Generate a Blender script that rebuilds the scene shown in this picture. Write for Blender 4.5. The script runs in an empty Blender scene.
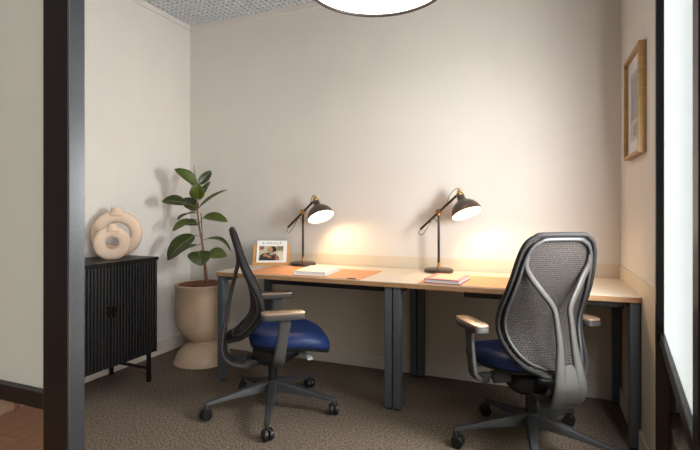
import bpy, bmesh, math, random
from mathutils import Vector, Matrix, Euler
random.seed(7)
C = bpy.context.scene.collection
PI = math.pi
R = math.radians

# ------------------------------------------------------------------ materials
def lin(c):
    return tuple(((x/12.92) if x <= 0.04045 else ((x+0.055)/1.055)**2.4) for x in c)

def mat(name, col, rough=0.5, metal=0.0, spec=0.5, var=0.0, scale=40.0, bump=0.0, bscale=200.0,
        col2=None, stretch=(1, 1, 1), sheen=0.0, coat=0.0, coords='Object', contrast=(0.3, 0.7)):
    m = bpy.data.materials.new(name); m.use_nodes = True
    nt = m.node_tree; b = nt.nodes['Principled BSDF']
    b.inputs['Base Color'].default_value = (*col, 1)
    b.inputs['Roughness'].default_value = rough
    b.inputs['Metallic'].default_value = metal
    b.inputs['Specular IOR Level'].default_value = spec
    if sheen: b.inputs['Sheen Weight'].default_value = sheen
    if coat: b.inputs['Coat Weight'].default_value = coat
    tc = nt.nodes.new('ShaderNodeTexCoord'); mp = nt.nodes.new('ShaderNodeMapping')
    mp.inputs['Scale'].default_value = stretch
    nt.links.new(tc.outputs[coords], mp.inputs['Vector'])
    if var or col2:
        n = nt.nodes.new('ShaderNodeTexNoise'); n.inputs['Scale'].default_value = scale
        n.inputs['Detail'].default_value = 4
        nt.links.new(mp.outputs[0], n.inputs['Vector'])
        r = nt.nodes.new('ShaderNodeValToRGB')
        r.color_ramp.elements[0].position = contrast[0]; r.color_ramp.elements[1].position = contrast[1]
        c1 = col if col2 else tuple(x*(1-var) for x in col)
        c2 = col2 if col2 else tuple(min(1, x*(1+var)) for x in col)
        r.color_ramp.elements[0].color = (*c1, 1); r.color_ramp.elements[1].color = (*c2, 1)
        nt.links.new(n.outputs['Fac'], r.inputs['Fac'])
        nt.links.new(r.outputs['Color'], b.inputs['Base Color'])
    if bump:
        n2 = nt.nodes.new('ShaderNodeTexNoise'); n2.inputs['Scale'].default_value = bscale
        n2.inputs['Detail'].default_value = 3
        nt.links.new(mp.outputs[0], n2.inputs['Vector'])
        bp = nt.nodes.new('ShaderNodeBump'); bp.inputs['Strength'].default_value = bump
        bp.inputs['Distance'].default_value = 0.004
        nt.links.new(n2.outputs['Fac'], bp.inputs['Height'])
        nt.links.new(bp.outputs['Normal'], b.inputs['Normal'])
    return m

def emat(name, col, strength):
    m = bpy.data.materials.new(name); m.use_nodes = True
    b = m.node_tree.nodes['Principled BSDF']
    b.inputs['Base Color'].default_value = (*col, 1)
    b.inputs['Emission Color'].default_value = (*col, 1)
    b.inputs['Emission Strength'].default_value = strength
    return m

def glass_mat(name, tint, mirror, mcol=(1, 1, 1)):
    """thin pane: clear transmission plus a mirror coat (mirror = reflectance at normal incidence)"""
    m = bpy.data.materials.new(name); m.use_nodes = True
    nt = m.node_tree; nt.nodes.clear()
    out = nt.nodes.new('ShaderNodeOutputMaterial')
    tr = nt.nodes.new('ShaderNodeBsdfTransparent'); tr.inputs['Color'].default_value = (*tint, 1)
    gl = nt.nodes.new('ShaderNodeBsdfGlossy'); gl.inputs['Roughness'].default_value = 0.02
    gl.inputs['Color'].default_value = (*mcol, 1)
    lw = nt.nodes.new('ShaderNodeFresnel'); lw.inputs['IOR'].default_value = 1.3
    ad = nt.nodes.new('ShaderNodeMath'); ad.operation = 'ADD'; ad.use_clamp = True
    ad.inputs[1].default_value = mirror
    nt.links.new(lw.outputs[0], ad.inputs[0])
    ge = nt.nodes.new('ShaderNodeNewGeometry')          # only the outer skin mirrors
    inv = nt.nodes.new('ShaderNodeMath'); inv.operation = 'SUBTRACT'; inv.inputs[0].default_value = 1.0
    nt.links.new(ge.outputs['Backfacing'], inv.inputs[1])
    mu = nt.nodes.new('ShaderNodeMath'); mu.operation = 'MULTIPLY'
    nt.links.new(ad.outputs[0], mu.inputs[0]); nt.links.new(inv.outputs[0], mu.inputs[1])
    mx = nt.nodes.new('ShaderNodeMixShader')
    nt.links.new(mu.outputs[0], mx.inputs[0])
    nt.links.new(tr.outputs[0], mx.inputs[1]); nt.links.new(gl.outputs[0], mx.inputs[2])
    nt.links.new(mx.outputs[0], out.inputs['Surface'])
    return m

M = {}
M['wall'] = mat('wall_paint', (0.65, 0.61, 0.56), 0.85, spec=0.2, var=0.02, scale=3, bump=0.05, bscale=300)
M['lining'] = mat('wall_lining', (0.61, 0.52, 0.41), 0.6, spec=0.3, var=0.02, scale=4)
M['skirt'] = mat('skirting_paint', (0.62, 0.545, 0.465), 0.55, spec=0.3)
M['slab'] = mat('dark_void', (0.12, 0.12, 0.125), 0.9)
M['grid'] = mat('ceiling_metal', (0.56, 0.58, 0.59), 0.5, metal=0.0)
M['steel'] = mat('grey_powder_coat', (0.075, 0.085, 0.095), 0.42, spec=0.5, bump=0.03, bscale=600)
M['black_metal'] = mat('black_coat', (0.008, 0.005, 0.004), 0.30, spec=0.20)
M['plastic'] = mat('dark_grey_plastic', (0.030, 0.030, 0.032), 0.45, spec=0.5, bump=0.05, bscale=900)
M['frame_grey'] = mat('grey_plastic', (0.047, 0.043, 0.041), 0.46, spec=0.35, bump=0.04, bscale=900)
M['black_plastic'] = mat('black_plastic', (0.010, 0.010, 0.011), 0.35, spec=0.4)
M['pad'] = mat('arm_pad_painted_sheen', (0.24, 0.155, 0.098), 0.33, spec=0.9)  # dark grey pad coloured tan to imitate the warm lamplit wall reflecting in it
M['lever'] = mat('pale_grey_plastic', (0.36, 0.38, 0.40), 0.4)
M['blue'] = mat('navy_fabric', (0.006, 0.019, 0.085), 0.5, spec=0.35, var=0.15, scale=350, bump=0.12, bscale=800)
M['cabinet'] = mat('black_stained_wood', (0.0055, 0.0048, 0.0047), 0.42, spec=0.28, var=0.35, scale=12, stretch=(3, 3, 0.4))
M['ceramic'] = mat('matt_ceramic', (0.66, 0.50, 0.375), 0.75, spec=0.25, var=0.03, scale=20, bump=0.08, bscale=400)
M['pot'] = mat('beige_enamel', (0.50, 0.355, 0.24), 0.42, spec=0.45, var=0.03, scale=6)
M['soil'] = mat('clay_pebbles', (0.085, 0.028, 0.016), 0.9, col2=(0.25, 0.095, 0.05), scale=60)
M['leaf'] = mat('leaf_green', (0.014, 0.024, 0.004), 0.34, spec=0.45, col2=(0.034, 0.051, 0.008), scale=7)
M['leaf_pale'] = mat('pale_leaf_green', (0.042, 0.064, 0.008), 0.36, spec=0.45, col2=(0.074, 0.100, 0.012), scale=7)  # paler green for some leaves and the growing tip
M['leaf_rib'] = mat('leaf_midrib', (0.16, 0.15, 0.05), 0.5)
M['stem'] = mat('woody_stem', (0.13, 0.045, 0.022), 0.7, col2=(0.20, 0.09, 0.04), scale=50)
M['green_stem'] = mat('green_stem', (0.10, 0.10, 0.03), 0.6)
M['stake'] = mat('green_stake', (0.02, 0.07, 0.04), 0.5)
M['laminate'] = mat('pale_laminate', (0.64, 0.545, 0.44), 0.38, spec=0.45, var=0.02, scale=5)
M['edge'] = mat('plywood_edge', (0.34, 0.185, 0.085), 0.55, var=0.25, scale=30, stretch=(0.4, 1, 12))
M['leather'] = mat('tan_leather', (0.60, 0.265, 0.115), 0.55, spec=0.4, var=0.07, scale=30, bump=0.15, bscale=350)
M['brass'] = mat('brass', (0.62, 0.37, 0.12), 0.25, metal=1.0)
M['lamp_black'] = mat('lamp_enamel', (0.024, 0.015, 0.010), 0.27, spec=0.6)
M['shade_bounce'] = mat('enamel_painted_bounce', (0.060, 0.038, 0.027), 0.30, spec=0.55)  # black shade enamel browned in its colour to imitate light bounced onto it
M['lamp_white'] = mat('lamp_inside_white', (0.85, 0.80, 0.70), 0.5)
M['oak'] = mat('pale_oak', (0.36, 0.215, 0.080), 0.5, var=0.18, scale=14, stretch=(1, 1, 8))
M['bamboo'] = mat('bamboo_board', (0.56, 0.29, 0.085), 0.45, var=0.12, scale=16, stretch=(8, 1, 1))
M['paper'] = mat('white_paper', (0.80, 0.79, 0.76), 0.6)
M['paper_edge'] = mat('page_edges', (0.66, 0.65, 0.64), 0.8, var=0.12, scale=40, stretch=(1, 1, 40))
M['cream_cover'] = mat('cream_book_cover', (0.80, 0.76, 0.64), 0.5, var=0.05, scale=18)
M['pink_cover'] = mat('pink_book_cover', (0.62, 0.20, 0.21), 0.5, var=0.06, scale=20)
M['pink_art'] = mat('pink_book_print', (0.74, 0.50, 0.26), 0.5, col2=(0.70, 0.40, 0.33), scale=35)
M['violet'] = mat('violet_binding', (0.15, 0.03, 0.10), 0.5)
M['ink'] = mat('printed_ink', (0.03, 0.03, 0.03), 0.6)
M['greyink'] = mat('grey_ink', (0.34, 0.33, 0.33), 0.7)
M['bulb'] = emat('glowing_bulb', (1.0, 0.69, 0.38), 370.0)
M['diffuser'] = emat('lit_diffuser', (1.0, 0.965, 0.91), 3.2)
M['rim'] = mat('bronze_rim', (0.035, 0.022, 0.017), 0.45)
M['rim_cloth'] = mat('edge_cloth', (0.016, 0.015, 0.015), 0.75, spec=0.25, bump=0.2, bscale=700)
M['drum'] = mat('pendant_fabric', (0.30, 0.26, 0.22), 0.8)
M['sky'] = emat('daylight_sky', (0.95, 0.97, 1.0), 7.0)
M['clear_glass'] = glass_mat('clear_glass', (0.93, 0.94, 0.90), 0.02)
M['frame_glass'] = glass_mat('picture_glass', (0.97, 0.97, 0.97), 0.02)
M['tint_glass'] = glass_mat('tinted_glass', (0.58, 0.56, 0.53), 0.30, (1, 0.93, 0.86))
M['chrome'] = mat('satin_steel', (0.5, 0.5, 0.5), 0.3, metal=1.0)

def frosted_mat(c1, c2):
    m = bpy.data.materials.new('frosted_film'); m.use_nodes = True
    nt = m.node_tree; nt.nodes.clear()
    out = nt.nodes.new('ShaderNodeOutputMaterial')
    a = nt.nodes.new('ShaderNodeBsdfTranslucent'); a.inputs['Color'].default_value = (*c1, 1)
    b = nt.nodes.new('ShaderNodeBsdfDiffuse'); b.inputs['Color'].default_value = (*c2, 1)
    mx = nt.nodes.new('ShaderNodeMixShader'); mx.inputs[0].default_value = 0.18
    nt.links.new(a.outputs[0], mx.inputs[1]); nt.links.new(b.outputs[0], mx.inputs[2])
    nt.links.new(mx.outputs[0], out.inputs['Surface'])
    return m
M['frosted'] = frosted_mat((0.205, 0.213, 0.222), (0.30, 0.31, 0.315))
M['frosted_warm'] = frosted_mat((0.38, 0.37, 0.32), (0.42, 0.41, 0.36))

def carpet_mat():
    m = bpy.data.materials.new('loop_carpet'); m.use_nodes = True
    nt = m.node_tree; b = nt.nodes['Principled BSDF']
    b.inputs['Roughness'].default_value = 0.95; b.inputs['Specular IOR Level'].default_value = 0.1
    tc = nt.nodes.new('ShaderNodeTexCoord')
    v = nt.nodes.new('ShaderNodeTexVoronoi'); v.inputs['Scale'].default_value = 120
    n = nt.nodes.new('ShaderNodeTexNoise'); n.inputs['Scale'].default_value = 105; n.inputs['Detail'].default_value = 5
    for q in (v, n): nt.links.new(tc.outputs['Object'], q.inputs['Vector'])
    r = nt.nodes.new('ShaderNodeValToRGB')
    r.color_ramp.elements[0].position = 0.36; r.color_ramp.elements[0].color = (0.070, 0.053, 0.040, 1)
    r.color_ramp.elements[1].position = 0.66; r.color_ramp.elements[1].color = (0.25, 0.192, 0.145, 1)
    nt.links.new(n.outputs['Fac'], r.inputs['Fac']); nt.links.new(r.outputs[0], b.inputs['Base Color'])
    bp = nt.nodes.new('ShaderNodeBump'); bp.inputs['Strength'].default_value = 0.5; bp.inputs['Distance'].default_value = 0.005
    nt.links.new(v.outputs['Distance'], bp.inputs['Height']); nt.links.new(bp.outputs[0], b.inputs['Normal'])
    return m
M['carpet'] = carpet_mat()

def plank_mat():
    m = bpy.data.materials.new('wood_planks'); m.use_nodes = True
    nt = m.node_tree; b = nt.nodes['Principled BSDF']; b.inputs['Roughness'].default_value = 0.45
    tc = nt.nodes.new('ShaderNodeTexCoord')
    mp = nt.nodes.new('ShaderNodeMapping'); mp.inputs['Rotation'].default_value = (0, 0, PI/2)
    br = nt.nodes.new('ShaderNodeTexBrick'); br.inputs['Scale'].default_value = 1.0
    br.inputs['Brick Width'].default_value = 1.4; br.inputs['Row Height'].default_value = 0.14
    br.inputs['Mortar Size'].default_value = 0.002
    br.inputs['Color1'].default_value = (0.40, 0.18, 0.09, 1); br.inputs['Color2'].default_value = (0.48, 0.23, 0.12, 1)
    br.inputs['Mortar'].default_value = (0.10, 0.04, 0.02, 1)
    nt.links.new(tc.outputs['Object'], mp.inputs[0]); nt.links.new(mp.outputs[0], br.inputs['Vector'])
    nt.links.new(br.outputs['Color'], b.inputs['Base Color'])
    return m
M['planks'] = plank_mat()

def mesh_mat():
    """knitted chair mesh: grey yarn with small dark see-through holes (in the panel's own UV)"""
    m = bpy.data.materials.new('knitted_mesh'); m.use_nodes = True
    nt = m.node_tree; b = nt.nodes['Principled BSDF']; out = nt.nodes['Material Output']
    b.inputs['Base Color'].default_value = (0.030, 0.0245, 0.022, 1); b.inputs['Roughness'].default_value = 0.7
    b.inputs['Specular IOR Level'].default_value = 0.25
    uv = nt.nodes.new('ShaderNodeUVMap')
    br = nt.nodes.new('ShaderNodeTexBrick'); br.inputs['Scale'].default_value = 1.0
    br.inputs['Brick Width'].default_value = 0.014; br.inputs['Row Height'].default_value = 0.0095
    br.inputs['Mortar Size'].default_value = 0.0026
    br.inputs['Mortar Smooth'].default_value = 0.4
    nt.links.new(uv.outputs[0], br.inputs['Vector'])
    br.inputs['Color1'].default_value = (0.015, 0.0125, 0.0115, 1); br.inputs['Color2'].default_value = (0.019, 0.016, 0.015, 1)
    br.inputs['Mortar'].default_value = (0.040, 0.033, 0.030, 1)
    nt.links.new(br.outputs['Color'], b.inputs['Base Color'])
    tr = nt.nodes.new('ShaderNodeBsdfTransparent')
    mx = nt.nodes.new('ShaderNodeMixShader')
    mm = nt.nodes.new('ShaderNodeMapRange')
    mm.inputs['From Min'].default_value = 0; mm.inputs['From Max'].default_value = 1
    mm.inputs['To Min'].default_value = 0.10; mm.inputs['To Max'].default_value = 0.0
    nt.links.new(br.outputs['Fac'], mm.inputs['Value'])
    nt.links.new(mm.outputs[0], mx.inputs[0])
    nt.links.new(b.outputs[0], mx.inputs[1]); nt.links.new(tr.outputs[0], mx.inputs[2])
    nt.links.new(mx.outputs[0], out.inputs['Surface'])
    return m
M['mesh'] = mesh_mat()

# ------------------------------------------------------------------ mesh helpers
def obj(name, bm, m, parent=None, smooth=False, auto=None):
    me = bpy.data.meshes.new(name)
    bmesh.ops.recalc_face_normals(bm, faces=bm.faces)
    bm.to_mesh(me); bm.free()
    ms = m if isinstance(m, (list, tuple)) else [m]
    for x in ms: me.materials.append(x)
    if smooth:
        for p in me.polygons: p.use_smooth = True
        if auto:
            me.set_sharp_from_angle(angle=R(auto))
    o = bpy.data.objects.new(name, me); C.objects.link(o)
    if parent: o.parent = parent
    return o

def empty(name, loc, rz=0):
    o = bpy.data.objects.new(name, None); C.objects.link(o)
    o.empty_display_size = 0.05
    o.location = loc; o.rotation_euler = (0, 0, rz)
    return o

def tag(o, label, cat, group=None):
    o['label'] = label; o['category'] = cat
    if group: o['group'] = group
    return o

def struct(name, bm, m, label=None, parent=None, **k):
    o = obj(name, bm, m, parent, **k)
    if not parent:
        o['kind'] = 'structure'
    if label: o['label'] = label
    return o

def box(bm, a, b, bev=0.0, seg=2, mi=0, mtx=None):
    a = Vector(a); b = Vector(b)
    c = (a+b)/2; d = b-a
    r = bmesh.ops.create_cube(bm, size=1.0)
    vs = r['verts']
    for v in vs: v.co = Vector((v.co.x*d.x, v.co.y*d.y, v.co.z*d.z)) + c
    fs = list({f for v in vs for f in v.link_faces})
    if bev > 0:
        es = list({e for v in vs for e in v.link_edges})
        rr = bmesh.ops.bevel(bm, geom=es, offset=bev, segments=seg, affect='EDGES', profile=0.5)
        fs = list({f for f in rr['faces']} | {f for v in rr['verts'] for f in v.link_faces})
        vs = list({v for f in fs for v in f.verts})
    for f in fs: f.material_index = mi
    if mtx: bmesh.ops.transform(bm, matrix=mtx, verts=vs)
    return vs

def B(a, b, bev=0.0, seg=2):
    bm = bmesh.new(); box(bm, a, b, bev, seg); return bm

def ring_loft(bm, rings, close=True, cap=True):
    """rings: lists of Vectors, all the same length"""
    vr = [[bm.verts.new(p) for p in r] for r in rings]
    n = len(vr[0])
    for i in range(len(vr)-1):
        for j in range(n if close else n-1):
            k = (j+1) % n
            bm.faces.new((vr[i][j], vr[i][k], vr[i+1][k], vr[i+1][j]))
    if cap and close:
        bm.faces.new(list(reversed(vr[0]))); bm.faces.new(vr[-1])
    return vr

def lathe(bm, prof, n=32, mtx=None, cap=True):
    rings = []
    for r, z in prof:
        rings.append([Vector((max(r, 1e-4)*math.cos(2*PI*j/n), max(r, 1e-4)*math.sin(2*PI*j/n), z)) for j in range(n)])
    if mtx: rings = [[mtx @ p for p in r] for r in rings]
    return ring_loft(bm, rings, True, cap)

def L(prof, n=32, mtx=None, cap=True):
    bm = bmesh.new(); lathe(bm, prof, n, mtx, cap); return bm

def smooth_path(pts, sub=6, closed=False):
    """Catmull-Rom through points (Vectors or tuples)"""
    P = [Vector(p) for p in pts]; n = len(P); out = []
    rng = range(n) if closed else range(n-1)
    for i in rng:
        if closed:
            p0, p1, p2, p3 = P[(i-1) % n], P[i], P[(i+1) % n], P[(i+2) % n]
        else:
            p0 = P[max(i-1, 0)]; p1 = P[i]; p2 = P[i+1]; p3 = P[min(i+2, n-1)]
        for k in range(sub):
            t = k/sub
            out.append(0.5*((2*p1)+(-p0+p2)*t+(2*p0-5*p1+4*p2-p3)*t*t+(-p0+3*p1-3*p2+p3)*t**3))
    if not closed: out.append(P[-1].copy())
    return out

def sweep(bm, path, w, h=None, n=10, up=(0, 0, 1), closed=False, power=2.0):
    """superelliptic section swept along a path; w along the side axis, h along the up axis; w,h numbers or lists"""
    m = len(path); up = Vector(up)
    if h is None: h = w
    W = w if isinstance(w, (list, tuple)) else [w]*m
    H = h if isinstance(h, (list, tuple)) else [h]*m
    rings = []
    for i, p in enumerate(path):
        a = path[(i-1) % m] if (closed or i > 0) else path[i]
        b = path[(i+1) % m] if (closed or i < m-1) else path[i]
        t = (b-a).normalized()
        s = t.cross(up)
        if s.length < 1e-4: s = t.cross(Vector((1, 0, 0)))
        s.normalize(); u = s.cross(t).normalized()
        ring = []
        for j in range(n):
            an = 2*PI*(j+0.5)/n
            cx, sx = math.cos(an), math.sin(an)
            ex = math.copysign(abs(cx)**(2/power), cx); ey = math.copysign(abs(sx)**(2/power), sx)
            ring.append(p + s*(W[i]*ex) + u*(H[i]*ey))
        rings.append(ring)
    if closed: rings.append(rings[0])
    if closed:
        vr = [[bm.verts.new(q) for q in r] for r in rings[:-1]]
        k = len(vr)
        for i in range(k):
            for j in range(n):
                bm.faces.new((vr[i][j], vr[i][(j+1) % n], vr[(i+1) % k][(j+1) % n], vr[(i+1) % k][j]))
    else:
        ring_loft(bm, rings)

def tube(pts, r, n=10, sub=6, closed=False, up=(0, 0, 1), h=None, power=2.0, bm=None):
    bm = bm or bmesh.new()
    path = smooth_path(pts, sub, closed) if sub > 1 else [Vector(p) for p in pts]
    def ex(v):
        if isinstance(v, (list, tuple)):
            # interpolate a per-point list over the sampled path
            m = len(path); k = len(v)
            res = []
            for i in range(m):
                f = i/(m-1)*(k-1); a = min(int(f), k-2); res.append(v[a]+(v[a+1]-v[a])*(f-a))
            return res
        return v
    sweep(bm, path, ex(r), ex(h) if h is not None else None, n, up, closed, power)
    return bm

def cyl(bm, p0, p1, r, n=16, r2=None):
    p0 = Vector(p0); p1 = Vector(p1); d = p1-p0
    q = d.to_track_quat('Z', 'Y').to_matrix().to_4x4()
    mtx = Matrix.Translation(p0) @ q
    lathe(bm, [(r, 0), (r if r2 is None else r2, d.length)], n, mtx)

def sphere(bm, c, r, n=16, sc=(1, 1, 1)):
    q = bmesh.ops.create_uvsphere(bm, u_segments=n, v_segments=max(6, n*2//3), radius=r)
    for v in q['verts']: v.co = Vector((v.co.x*sc[0], v.co.y*sc[1], v.co.z*sc[2])) + Vector(c)

def interp(tab, x):
    for i in range(len(tab)-1):
        if x <= tab[i+1][0] or i == len(tab)-2:
            a, b = tab[i], tab[i+1]
            t = (x-a[0])/(b[0]-a[0]); t = max(0, min(1, t))
            # catmull slope for smoothness
            pm = tab[max(i-1, 0)]; pp = tab[min(i+2, len(tab)-1)]
            m0 = (b[1]-pm[1])/(b[0]-pm[0]); m1 = (pp[1]-a[1])/(pp[0]-a[0]); h = b[0]-a[0]
            return (2*t**3-3*t*t+1)*a[1]+(t**3-2*t*t+t)*h*m0+(-2*t**3+3*t*t)*b[1]+(t**3-t*t)*h*m1

# ------------------------------------------------------------------ the room
W, H, YF = 3.275, 2.744, -2.57          # right wall, ceiling, line of the glazed front
T = 0.15
WIN = (-2.42, -0.98, 0.30, 2.15)        # window opening in the right wall (y0, y1, z0, z1)

struct('floor', B((-T, YF-0.02, -0.1), (W+T, T, 0)), M['carpet'])
struct('floor', B((-2.0, -6.2, -0.1), (W+2.0, YF-0.02, 0.0)), M['planks'])
struct('wall_left', B((-T, YF-0.1, 0), (0, T, H+0.25)), M['wall'])
struct('wall_back', B((0, 0, 0), (W, T, H+0.25)), M['wall'])
bm = bmesh.new()
y0, y1, z0, z1 = WIN
box(bm, (W, y1, 0), (W+T, T, H+0.25)); box(bm, (W, YF-0.1, 0), (W+T, y0, H+0.25))
box(bm, (W, y0, 0), (W+T, y1, z0)); box(bm, (W, y0, z1), (W+T, y1, H+0.25))
struct('wall_right', bm, M['wall'])
struct('ceiling', B((-T, YF-0.1, H+0.12), (W+T, T, H+0.25)), M['slab'])
# open-cell metal ceiling
bm = bmesh.new(); p = 0.047
n = int(W/p)+1
for i in range(n): box(bm, (i*p, YF, H+0.012), (i*p+0.017, 0, H+0.05))
for i in range(int(-YF/p)+1): box(bm, (0, -i*p-0.017, H+0.010), (W, -i*p, H+0.05))
struct('ceiling', bm, M['grid'], 'grey open-cell metal grid ceiling')
bm = bmesh.new()
box(bm, (0, YF, H-0.028), (0.012, 0, H+0.012)); box(bm, (0.012, -0.012, H-0.028), (W-0.012, 0, H+0.012)); box(bm, (W-0.012, YF, H-0.028), (W, 0, H+0.012))
struct('trim_1', bm, M['wall'], 'painted edge trim where walls meet the grid ceiling')
# low wall lining behind the desks
struct('trim_2', B((0.78, -0.008, 0.0), (W, 0, 0.822)), M['lining'], 'cream lining panel along the back wall behind the desks')
struct('trim_3', B((W-0.008, -0.93, 0.0), (W, -0.008, 0.822)), M['lining'], 'cream lining panel along the right wall beside the desk')
BH = 0.105
struct('baseboard_left', B((0, YF, 0), (0.014, -0.014, BH), 0.003), M['skirt'])
struct('baseboard_back', B((0, -0.020, 0), (W-0.02, 0, BH), 0.003), M['skirt'])
struct('baseboard_right', B((W-0.020, -2.45, 0), (W, 0, BH), 0.003), M['skirt'])

# window in the right wall: dark frame, bright daylight beyond
wf = bmesh.new(); fw = 0.045
for a, b in (((W+0.05, y0, z0), (W+0.10, y0+fw, z1)), ((W+0.05, y1-fw, z0), (W+0.10, y1, z1)),
             ((W+0.05, y0+fw, z0), (W+0.10, y1-fw, z0+fw)), ((W+0.05, y0+fw, z1-fw), (W+0.10, y1-fw, z1))):
    box(wf, a, b, 0.003)
w1 = struct('window_1', wf, M['black_metal'], 'black framed window in the right wall')
struct('glass', B((W+0.07, y0+fw, z0+fw), (W+0.076, y1-fw, z1-fw)), M['clear_glass'], parent=w1)
bm = bmesh.new()
vs = [bm.verts.new(v) for v in ((W+0.9, -5.0, -1.5), (W+0.9, 1.5, -1.5), (W+0.9, 1.5, 4.5), (W+0.9, -5.0, 4.5))]
bm.faces.new(vs)
struct('sky', bm, M['sky'], 'overcast white sky outside the window')

# glazed front: post, rail, panes
PX0, PX1, PY0, PY1 = 1.911, 1.982, -2.605, -2.570
struct('trim_4', B((PX0, PY0, 0), (PX1, PY1, H), 0.003), M['black_metal'], 'black metal post of the glazed office front')
bpy.data.objects['trim_4']['label'] = 'black metal post of the glazed office front'
M['reveal'] = mat('satin_reveal', (0.022, 0.022, 0.024), 0.27, spec=0.42)
struct('reveal_strip', B((PX1-0.001, PY0+0.002, 0), (PX1+0.002, PY1, H), 0.0008), M['reveal'], 'grey satin reveal of the post', parent=bpy.data.objects['trim_4'])
RZ0, RZ1 = 0.757, 0.790
struct('trim_5', B((0.0, PY0, RZ0), (PX0, PY1, RZ1), 0.002), M['black_metal'], 'black rail across the fixed glazed panel')
pm = (PY0+PY1)/2
bm = bmesh.new(); bm.faces.new([bm.verts.new(v) for v in ((0.0, pm, RZ1), (PX0, pm, RZ1), (PX0, pm, H), (0.0, pm, H))])
struct('window_2', bm, M['frosted_warm'], 'frosted fixed glass panel left of the black post')
struct('window_3', B((0.0, pm-0.004, 0.03), (PX0, pm+0.004, RZ0)), M['tint_glass'], 'tinted lower glass panel left of the black post')
struct('trim_6', B((0.0, PY0, 0), (PX0, PY1, 0.03)), M['black_metal'], 'black bottom channel of the fixed glazed panel')
struct('trim_7', B((3.02, PY0-0.01, 0), (3.09, PY1-0.01, H)), M['black_metal'], 'black door jamb on the right of the opening')

# open glazed door leaf
far = Vector((3.167, -1.55, 0)); near = Vector((3.0315, -2.49, 0))
ln = (far-near).length; ang = math.atan2(far.y-near.y, far.x-near.x)
bm = bmesh.new(); s = 0.05; th = 0.02
for a, b in (((0, -th, 0.008), (s+0.01, th, 2.62)), ((ln-s, -th, 0.008), (ln, th, 2.62)),
             ((s, -th, 0.008), (ln-s, th, 0.09)), ((s, -th, 2.55), (ln-s, th, 2.62)), ((s, -0.011, RZ0), (ln-s, 0.011, RZ1))):
    box(bm, a, b, 0.002)
d1 = struct('door_1', bm, M['black_metal'], 'open glazed door with slim black frame')
d1.location = near; d1.rotation_euler = (0, 0, ang)
bm = bmesh.new(); vs = [bm.verts.new(v) for v in ((s, 0, RZ1), (ln-s, 0, RZ1), (ln-s, 0, 2.55), (s, 0, 2.55))]; bm.faces.new(vs)
struct('frosted_glass', bm, M['frosted'], parent=d1)
struct('lower_glass', B((s, -0.004, 0.09), (ln-s, 0.004, RZ0)), M['tint_glass'], parent=d1)

# ------------------------------------------------------------------ desks
XL = 0.801; DW = (W-0.009-XL)/2; DD = 0.669; DZ = 0.74
def make_desk(loc):
    t = empty('office_desk', loc)
    bm = bmesh.new(); box(bm, (0.0005, -DD, DZ-0.004), (DW-0.0005, -0.024, DZ), 0.0)
    obj('tabletop', bm, M['laminate'], t)
    obj('edge_band', B((0.0005, -DD, DZ-0.029), (DW-0.0005, -0.024, DZ-0.004)), M['edge'], t)
    lw = 0.043
    for x in (0.004, DW-0.004-lw):
        for y in (-DD+0.012, -0.024-0.006-0.055):
            o = obj('leg', B((x, y, 0.012), (x+lw, y+0.055, DZ-0.029), 0.003), M['steel'], t)
            obj('foot', L([(0.016, 0), (0.018, 0.003), (0.018, 0.013)], 16, Matrix.Translation((x+lw/2, y+0.0275, 0))), M['black_plastic'], o)
        obj('side_rail', B((x+0.004, -DD+0.067, DZ-0.069), (x+lw-0.004, -0.085, DZ-0.029), 0.002), M['steel'], t)
    obj('long_rail', B((0.047, -0.16, DZ-0.069), (DW-0.047, -0.12, DZ-0.029), 0.002), M['steel'], t)
    bm = bmesh.new(); tx0, tx1, ty0, ty1, tz0, tz1 = 0.40, DW-0.065, -0.625, -0.25, DZ-0.064, DZ-0.029
    box(bm, (tx0, ty0, tz0), (tx1, ty1, tz0+0.004)); box(bm, (tx0, ty0, tz0), (tx1, ty0+0.006, tz1))
    box(bm, (tx0, ty1-0.006, tz0), (tx1, ty1, tz1)); box(bm, (tx0, ty0, tz0), (tx0+0.006, ty1, tz1)); box(bm, (tx1-0.006, ty0, tz0), (tx1, ty1, tz1))
    obj('drawer_tray', bm, M['black_plastic'], t)
    return t
def copy_tree(o, parent=None):
    c = o.copy(); C.objects.link(c)
    if parent: c.parent = parent
    for ch in list(o.children): copy_tree(ch, c)
    return c
desk = make_desk((XL, 0, 0))
tag(desk, 'pale desk on grey steel legs beside the potted plant, with the magazine stand on it', 'desk', 'two desks along the back wall')
desk2 = copy_tree(desk); desk2.location = (XL+DW, 0, 0)
tag(desk2, 'pale desk on grey steel legs in the right corner, with the pink book on it', 'desk', 'two desks along the back wall')

# leather desk mats
def make_mat(x, y):
    t = empty('desk_mat', (x, y, DZ))
    obj('leather_sheet', B((0, 0, 0), (0.83, 0.425, 0.0035), 0.0015), M['leather'], t)
    bm = bmesh.new()
    vs = [bm.verts.new((0.775+0.027*math.cos(a), 0.003+0.036*math.sin(a), 0.0036)) for a in [i*PI/14 for i in range(15)]]
    f = bm.faces.new(vs)
    r = bmesh.ops.extrude_face_region(bm, geom=[f])
    for v in r['geom']:
        if isinstance(v, bmesh.types.BMVert): v.co.z += 0.0035
    obj('pull_tab', bm, M['black_plastic'], t)
    return t
m1 = make_mat(1.005, -0.666)
tag(m1, 'tan leather desk mat lying under the white book', 'desk mat', 'leather desk mats')
m2 = copy_tree(m1); m2.location = (2.185, -0.666, DZ)
tag(m2, 'tan leather desk mat on the right desk, partly behind the mesh chair back', 'desk mat', 'leather desk mats')

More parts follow.
